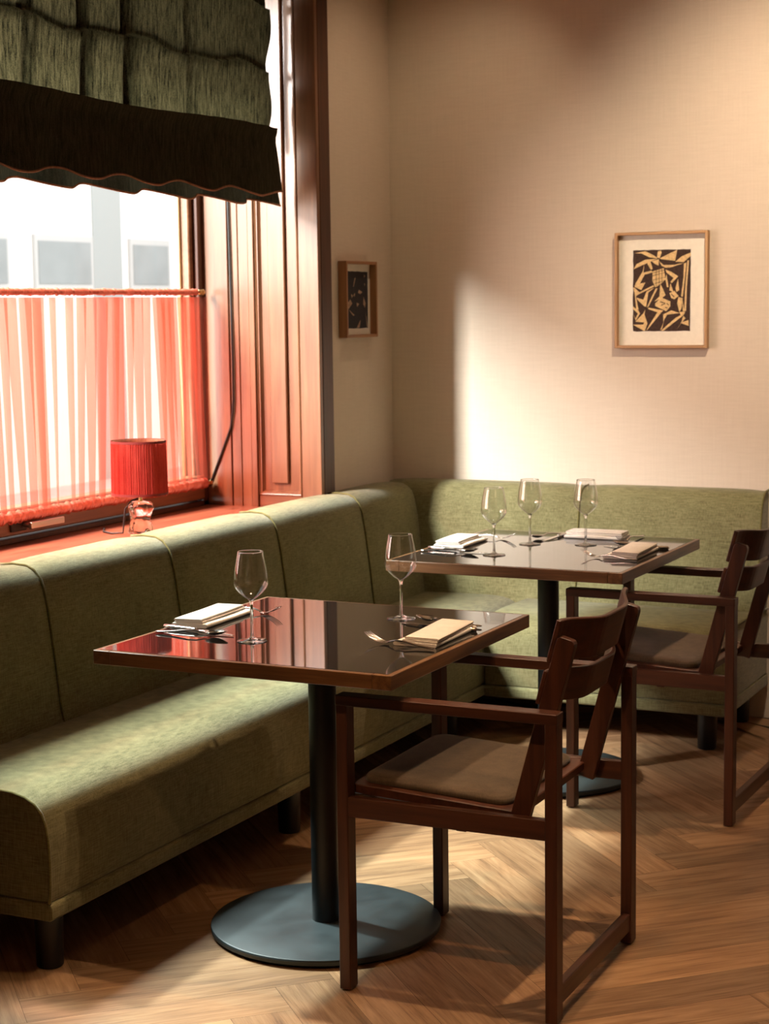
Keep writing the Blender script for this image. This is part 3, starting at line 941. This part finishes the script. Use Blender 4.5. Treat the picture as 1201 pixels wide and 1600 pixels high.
def make_spoon(label, loc, rz):
    t = thing('spoon', label, 'spoon', loc, rz, 'spoons laid on the tables')
    bm = bmesh.new(); strip(bm, HANDLE + [(0.138, 0, 0.0065, 0.0035, 0.0015)]); mesh('handle', bm, M['steel'], t, 0, True)
    bm = bmesh.new(); top, bot = [], []
    n, k = 22, 6
    for a in range(k + 1):
        f = a / k
        ra, rb = [], []
        for i in range(n):
            th = 2 * math.pi * i / n
            x = 0.164 + 0.030 * f * math.cos(th); y = 0.0195 * f * math.sin(th) * (1 - 0.16 * math.cos(th))
            z = 0.0015 + 0.0085 * f * f + 0.10 * max(0, x - 0.150)
            ra.append((x, y, z + 0.0011)); rb.append((x, y, z))
        top.append(ra); bot.append(rb)
    rings(bm, [[(0.164, 0, 0.0033)] * 0 or r for r in bot[1:][::-1]] if False else (bot[1:] + top[1:][::-1]))
    mesh('bowl', bm, M['steel'], t, 0, True)
    return t
def make_knife(label, loc, rz):
    t = thing('table_knife', label, 'knife', loc, rz, 'knives laid on the tables')
    bm = bmesh.new()
    strip(bm, [(0.0, 0, 0.006, 0.004, 0.003), (0.004, 0, 0.006, 0.0085, 0.0055), (0.030, 0, 0.006, 0.0092, 0.0058), (0.070, 0, 0.006, 0.0080, 0.0052), (0.098, 0, 0.006, 0.0058, 0.0046), (0.104, 0, 0.006, 0.0070, 0.0048), (0.107, 0, 0.006, 0.0050, 0.0030)])
    mesh('handle', bm, M['steel'], t, 0, True)
    bm = bmesh.new()
    strip(bm, [(0.105, 0, 0.006, 0.0045, 0.0016), (0.118, 0.001, 0.006, 0.0085, 0.0011), (0.160, 0.001, 0.0045, 0.0100, 0.0009), (0.200, 0.000, 0.003, 0.0090, 0.0008), (0.214, -0.002, 0.002, 0.0065, 0.0007), (0.224, -0.005, 0.0016, 0.0015, 0.0005)])
    mesh('blade', bm, M['steel'], t, 0, True)
    return t
ZT = 0.7512
def lay(make, proto, label, a, ang):
    if proto is None: return make(label, (a[0], a[1], ZT), ang)
    return copy_thing(proto, (a[0], a[1], ZT), ang, label)
PI = math.pi
K = lay(make_knife, None, 'table knife at the window side setting of the nearer table', (-2.392, 3.650), -0.13)
Sp = lay(make_spoon, None, 'spoon lying beside the knife at the window side of the nearer table', (-2.376, 3.588), 0.10)
F = lay(make_fork, None, 'fork beyond the napkin on the window side of the nearer table', (-2.405, 3.945), -0.16)
lay(make_fork, F, 'fork at the front of the chair side setting on the nearer table', (-1.652, 3.640), PI - 0.22)
lay(make_spoon, Sp, 'spoon by the chair side napkin, near the wine glass foot', (-1.662, 3.945), PI - 0.18)
lay(make_knife, K, 'table knife by the chair side napkin of the nearer table', (-1.652, 3.893), PI - 0.16)
lay(make_knife, K, 'table knife at the window end of the corner table', (-2.372, 5.190), -0.13)
lay(make_spoon, Sp, 'spoon at the window end of the corner table', (-2.372, 5.130), 0.13)
lay(make_fork, F, 'fork beyond the napkin at the window end of the corner table', (-2.385, 5.515), -0.10)
lay(make_fork, F, 'fork at the front of the chair end of the corner table', (-1.655, 5.160), PI - 0.22)
lay(make_spoon, Sp, 'spoon behind the napkin at the chair end of the corner table', (-1.650, 5.475), PI - 0.05)
lay(make_knife, K, 'table knife behind the napkin at the chair end of the corner table', (-1.640, 5.447), PI - 0.02)
lay(make_spoon, Sp, 'dark looking spoon left of the back napkin on the corner table', (-2.085, 5.706), -PI / 2 - 0.30)
lay(make_knife, K, 'table knife left of the back napkin on the corner table', (-2.066, 5.716), -PI / 2 - 0.10)
lay(make_fork, F, 'fork right of the back napkin on the corner table', (-1.812, 5.722), -PI / 2 - 0.12)

# ------------------------------------------------------------------ table lamp on the sill
lp = thing('table_lamp', 'small lamp with pleated red shade and crystal base on the window sill', 'lamp', (-3.30, 4.912, SZ))
def wob(a, z): return 1 + 0.10 * math.cos(6 * a + z * 60) + 0.05 * math.cos(3 * a - z * 90)
bm = bmesh.new()
lathe(bm, [(0.001, 0.0), (0.036, 0.0), (0.040, 0.006), (0.036, 0.03), (0.030, 0.048), (0.034, 0.066), (0.042, 0.086), (0.041, 0.098), (0.030, 0.106), (0.012, 0.109), (0.001, 0.109)], 48, 0, wob)
mesh('crystal_base', bm, M['crystal'], lp, 0, True)
bm = bmesh.new()
lathe(bm, [(0.001, 0.108), (0.010, 0.108), (0.010, 0.113), (0.007, 0.115), (0.007, 0.150), (0.012, 0.151), (0.012, 0.175), (0.001, 0.176)], 20)
mesh('lamp_stem', bm, M['brass'], lp, 0, True).data.set_sharp_from_angle(angle=math.radians(40))
bm = bmesh.new(); R = []
NP = 180
for z, r in ((0.133, 0.0925), (0.20, 0.0918), (0.26, 0.0908), (0.310, 0.090)):
    R.append([((r + 0.0012 * (i % 2) + 0.0006 * math.sin(i * 2.3)) * math.cos(2 * PI * i / NP), (r + 0.0012 * (i % 2) + 0.0006 * math.sin(i * 2.3)) * math.sin(2 * PI * i / NP), z) for i in range(NP)])
rings(bm, R, True, False)
sh = mesh('lamp_shade', bm, M['shade'], lp)
for z, r in ((0.135, 0.0935), (0.308, 0.091)):
    bm = bmesh.new(); R = []
    for rr_, zz in ((r, z - 0.004), (r + 0.0012, z - 0.004), (r + 0.0012, z + 0.004), (r, z + 0.004), (r, z - 0.004)):
        R.append([(rr_ * math.cos(2 * PI * i / 64), rr_ * math.sin(2 * PI * i / 64), zz) for i in range(64)])
    rings(bm, R, True, False); mesh('trim_band', bm, M['shade_trim'], sh, 0, False)
bm = bmesh.new(); R = []
for z, r in ((0.134, 0.0895), (0.311, 0.0872)):
    R.append([(r * math.cos(2 * PI * i / 64), r * math.sin(2 * PI * i / 64), z) for i in range(64)])
rings(bm, R, True, False); mesh('lining', bm, M['hem'], sh, 0, True)
bm = bmesh.new()
tube(bm, [(-0.004, -0.004, 0.118), (-0.020, -0.020, 0.112), (-0.036, -0.036, 0.085), (-0.040, -0.040, 0.04), (-0.042, -0.044, 0.005), (-0.075, -0.06, 0.004), (-0.13, -0.03, 0.004), (-0.19, 0.06, 0.004)], 0.003, 8)
mesh('cord', bm, M['rubber'], lp, 0, True)

# ------------------------------------------------------------------ pictures
def picture(name, label, w, h, depth, fw, sheet, shards, lines, mats, loc, rz, wood_key, inkrect):
    """built facing -y, centred on its own origin, back on y=0"""
    t = thing(name, label, 'picture', loc, rz)
    for k, L in enumerate(((-w / 2, -w / 2 + fw, -h / 2, h / 2), (w / 2 - fw, w / 2, -h / 2, h / 2))):
        boxes('frame_side', [(L[0], L[1], -depth, 0, L[2], L[3])], M[wood_key + '_z'], t, 0.0012)
    for L in ((-h / 2, -h / 2 + fw), (h / 2 - fw, h / 2)):
        boxes('frame_side', [(-w / 2 + fw, w / 2 - fw, -depth, 0, L[0], L[1])], M[wood_key + '_x'], t, 0.0012)
    boxes('mount', [(-w / 2 + fw * 0.8, w / 2 - fw * 0.8, -0.008, -0.002, -h / 2 + fw * 0.8, h / 2 - fw * 0.8)], M['paper'], t)
    bm = bmesh.new()
    x0, x1, z0, z1 = inkrect
    q = random.Random(2); NG = 16
    gv = [[bm.verts.new((x0 + (x1 - x0) * i / NG + (q.uniform(-1, 1) * 0.0012 if i in (0, NG) else 0), -0.0084,
                         z0 + (z1 - z0) * j / NG + (q.uniform(-1, 1) * 0.0012 if j in (0, NG) else 0))) for i in range(NG + 1)] for j in range(NG + 1)]
    for j in range(NG):
        for i in range(NG): bm.faces.new((gv[j][i], gv[j][i + 1], gv[j + 1][i + 1], gv[j + 1][i]))
    def mp(p, lift): return (x0 + p[0] * (x1 - x0), -0.0084 - lift, z1 - p[1] * (z1 - z0))
    for k, s in enumerate(shards):
        pv = [bm.verts.new(mp(p, 0.0002 + 0.00002 * k)) for p in s]
        for tri in tessellate_polygon([[Vector((p[0], p[1], 0)) for p in s]]):
            f = bm.faces.new([pv[i] for i in tri]); f.material_index = 1
    for a, b, wd in lines:
        A, B = Vector(mp(a, 0.0014)), Vector(mp(b, 0.0014)); d = (B - A).normalized(); n = Vector((-d.z, 0, d.x)) * wd
        f = bm.faces.new([bm.verts.new(v) for v in (A + n, B + n * 0.7, B - n * 0.7, A - n)]); f.material_index = 0
    for f in bm.faces:
        if f.normal.y > 0: f.normal_flip()
    me = bpy.data.meshes.new('print'); 
    bm.normal_update()
    for f in bm.faces:
        if f.normal.y > 0: f.normal_flip()
    bm.to_mesh(me); bm.free()
    for m in mats: me.materials.append(m)
    o = bpy.data.objects.new('print', me); COL.objects.link(o); o.parent = t
    return t

raw = [[(330, 345), (440, 328), (530, 375), (560, 402), (480, 390), (400, 350)],
       [(562, 335), (592, 325), (602, 345), (582, 400), (555, 395)],
       [(755, 322), (735, 430), (600, 412), (580, 404), (660, 365)],
       [(888, 352), (890, 382), (820, 445), (735, 440), (800, 388)],
       [(322, 505), (350, 455), (440, 412), (560, 405), (500, 430), (400, 470)],
       [(430, 445), (412, 530), (340, 650), (330, 682), (400, 715), (440, 640), (385, 650), (432, 562), (512, 540), (500, 522), (420, 542)],
       [(445, 425), (486, 420), (512, 505), (495, 515), (465, 465)],
       [(500, 430), (575, 410), (570, 475), (540, 460)],
       [(575, 430), (622, 470), (740, 470), (640, 497), (600, 475)],
       [(512, 530), (622, 500), (642, 612), (600, 652), (540, 692), (510, 622)],
       [(640, 515), (700, 540), (767, 585), (702, 652), (690, 638), (720, 600), (650, 545)],
       [(822, 460), (846, 450), (822, 700), (812, 790), (795, 782), (818, 600)],
       [(856, 430), (872, 428), (852, 700), (846, 930), (828, 930), (836, 700)],
       [(640, 500), (700, 492), (820, 455), (760, 462)],
       [(315, 688), (332, 690), (380, 737), (520, 668), (530, 682), (360, 764), (345, 780)],
       [(330, 730), (345, 780), (372, 912), (350, 905)],
       [(350, 790), (420, 812), (452, 730), (530, 692), (470, 742), (448, 882), (432, 880), (360, 812)],
       [(315, 878), (372, 920), (387, 950), (345, 1022), (314, 942), (340, 1000), (366, 950), (314, 902)],
       [(440, 910), (432, 960), (462, 1050), (437, 1125), (418, 1120), (316, 1062), (420, 1062), (432, 1040), (340, 1032), (420, 950)],
       [(470, 892), (622, 922), (600, 942), (520, 1042), (450, 1127), (480, 1070), (562, 940), (470, 907)],
       [(545, 700), (562, 702), (472, 882), (455, 892), (500, 790)],
       [(540, 850), (600, 792), (690, 832), (690, 882), (650, 930), (538, 876)],
       [(590, 655), (622, 720), (642, 770), (600, 802), (530, 832), (582, 780)],
       [(680, 750), (730, 728), (772, 780), (730, 812), (700, 800)],
       [(765, 608), (777, 720), (750, 742), (740, 700)],
       [(690, 650), (722, 742), (680, 722)],
       [(770, 790), (812, 802), (800, 902), (780, 942), (758, 850)],
       [(620, 962), (700, 922), (782, 950), (660, 964), (630, 1012), (610, 1102), (590, 1122), (622, 1042)],
       [(836, 945), (820, 972), (620, 1127), (600, 1122), (740, 1000)],
       [(820, 976), (840, 1002), (790, 1062), (750, 1122), (800, 1042)],
       [(790, 1046), (872, 1020), (872, 1077), (830, 1062)],
       [(650, 560), (672, 690), (655, 690), (640, 610)],
       [(780, 940), (840, 935), (800, 985)],
       [(806, 800), (830, 930), (815, 935)]]
sh1 = [[((x - 315) / 572, (y - 318) / 812) for x, y in s] for s in raw]
l1 = []
def LN(a, b, wd): l1.append((((a[0] - 315) / 572, (a[1] - 318) / 812), ((b[0] - 315) / 572, (b[1] - 318) / 812), wd))
for a, b in (((548, 520), (548, 690)), ((578, 510), (580, 665)), ((606, 503), (606, 650)), ((512, 575), (640, 545)), ((514, 618), (640, 590)), ((520, 545), (628, 520)), ((530, 655), (630, 625))): LN(a, b, 0.0010)
for a, b in (((590, 835), (640, 850)), ((600, 870), (640, 855)), ((655, 850), (675, 870)), ((640, 890), (665, 900)), ((700, 760), (730, 790)), ((735, 850), (745, 900))): LN(a, b, 0.0018)
picture('framed_print', 'large framed print of pale angular shapes on dark brown, on the back wall', 0.355, 0.428, 0.030, 0.0105, None, sh1, l1, [M['ink'], M['shard']],
        (-1.957, WY - 0.002, 1.585), 0, 'frame', (-0.112, 0.108, -0.152, 0.148))
raw2 = [[(475, 740), (500, 700), (498, 760)], [(380, 870), (430, 800), (460, 862), (398, 950), (380, 930)], [(630, 760), (660, 860), (650, 930), (622, 870)], [(400, 950), (490, 1040), (470, 1052)],
        [(655, 1000), (692, 1230), (676, 1232)], [(520, 1236), (580, 1110), (562, 1236)], [(640, 420), (660, 440), (640, 470)], [(640, 550), (656, 560), (650, 600)], [(500, 470), (512, 480), (482, 612), (475, 600)],
        [(560, 650), (612, 690), (580, 722), (545, 700)], [(370, 450), (380, 600), (372, 640)], [(345, 1100), (375, 1130), (350, 1175)], [(520, 850), (560, 870), (530, 920)], [(440, 720), (475, 745), (450, 780)]]
sh2 = [[((x - 343) / 352, (y - 375) / 870) for x, y in s] for s in raw2]
picture('framed_print', 'small dark framed print on the left wall beside the window casing', 0.262, 0.288, 0.036, 0.011, None, sh2, [], [M['ink2'], M['shard2']],
        (WX + 0.002, 6.066, 1.566), PI / 2, 'pale_oak', (-0.098, 0.100, -0.110, 0.106))
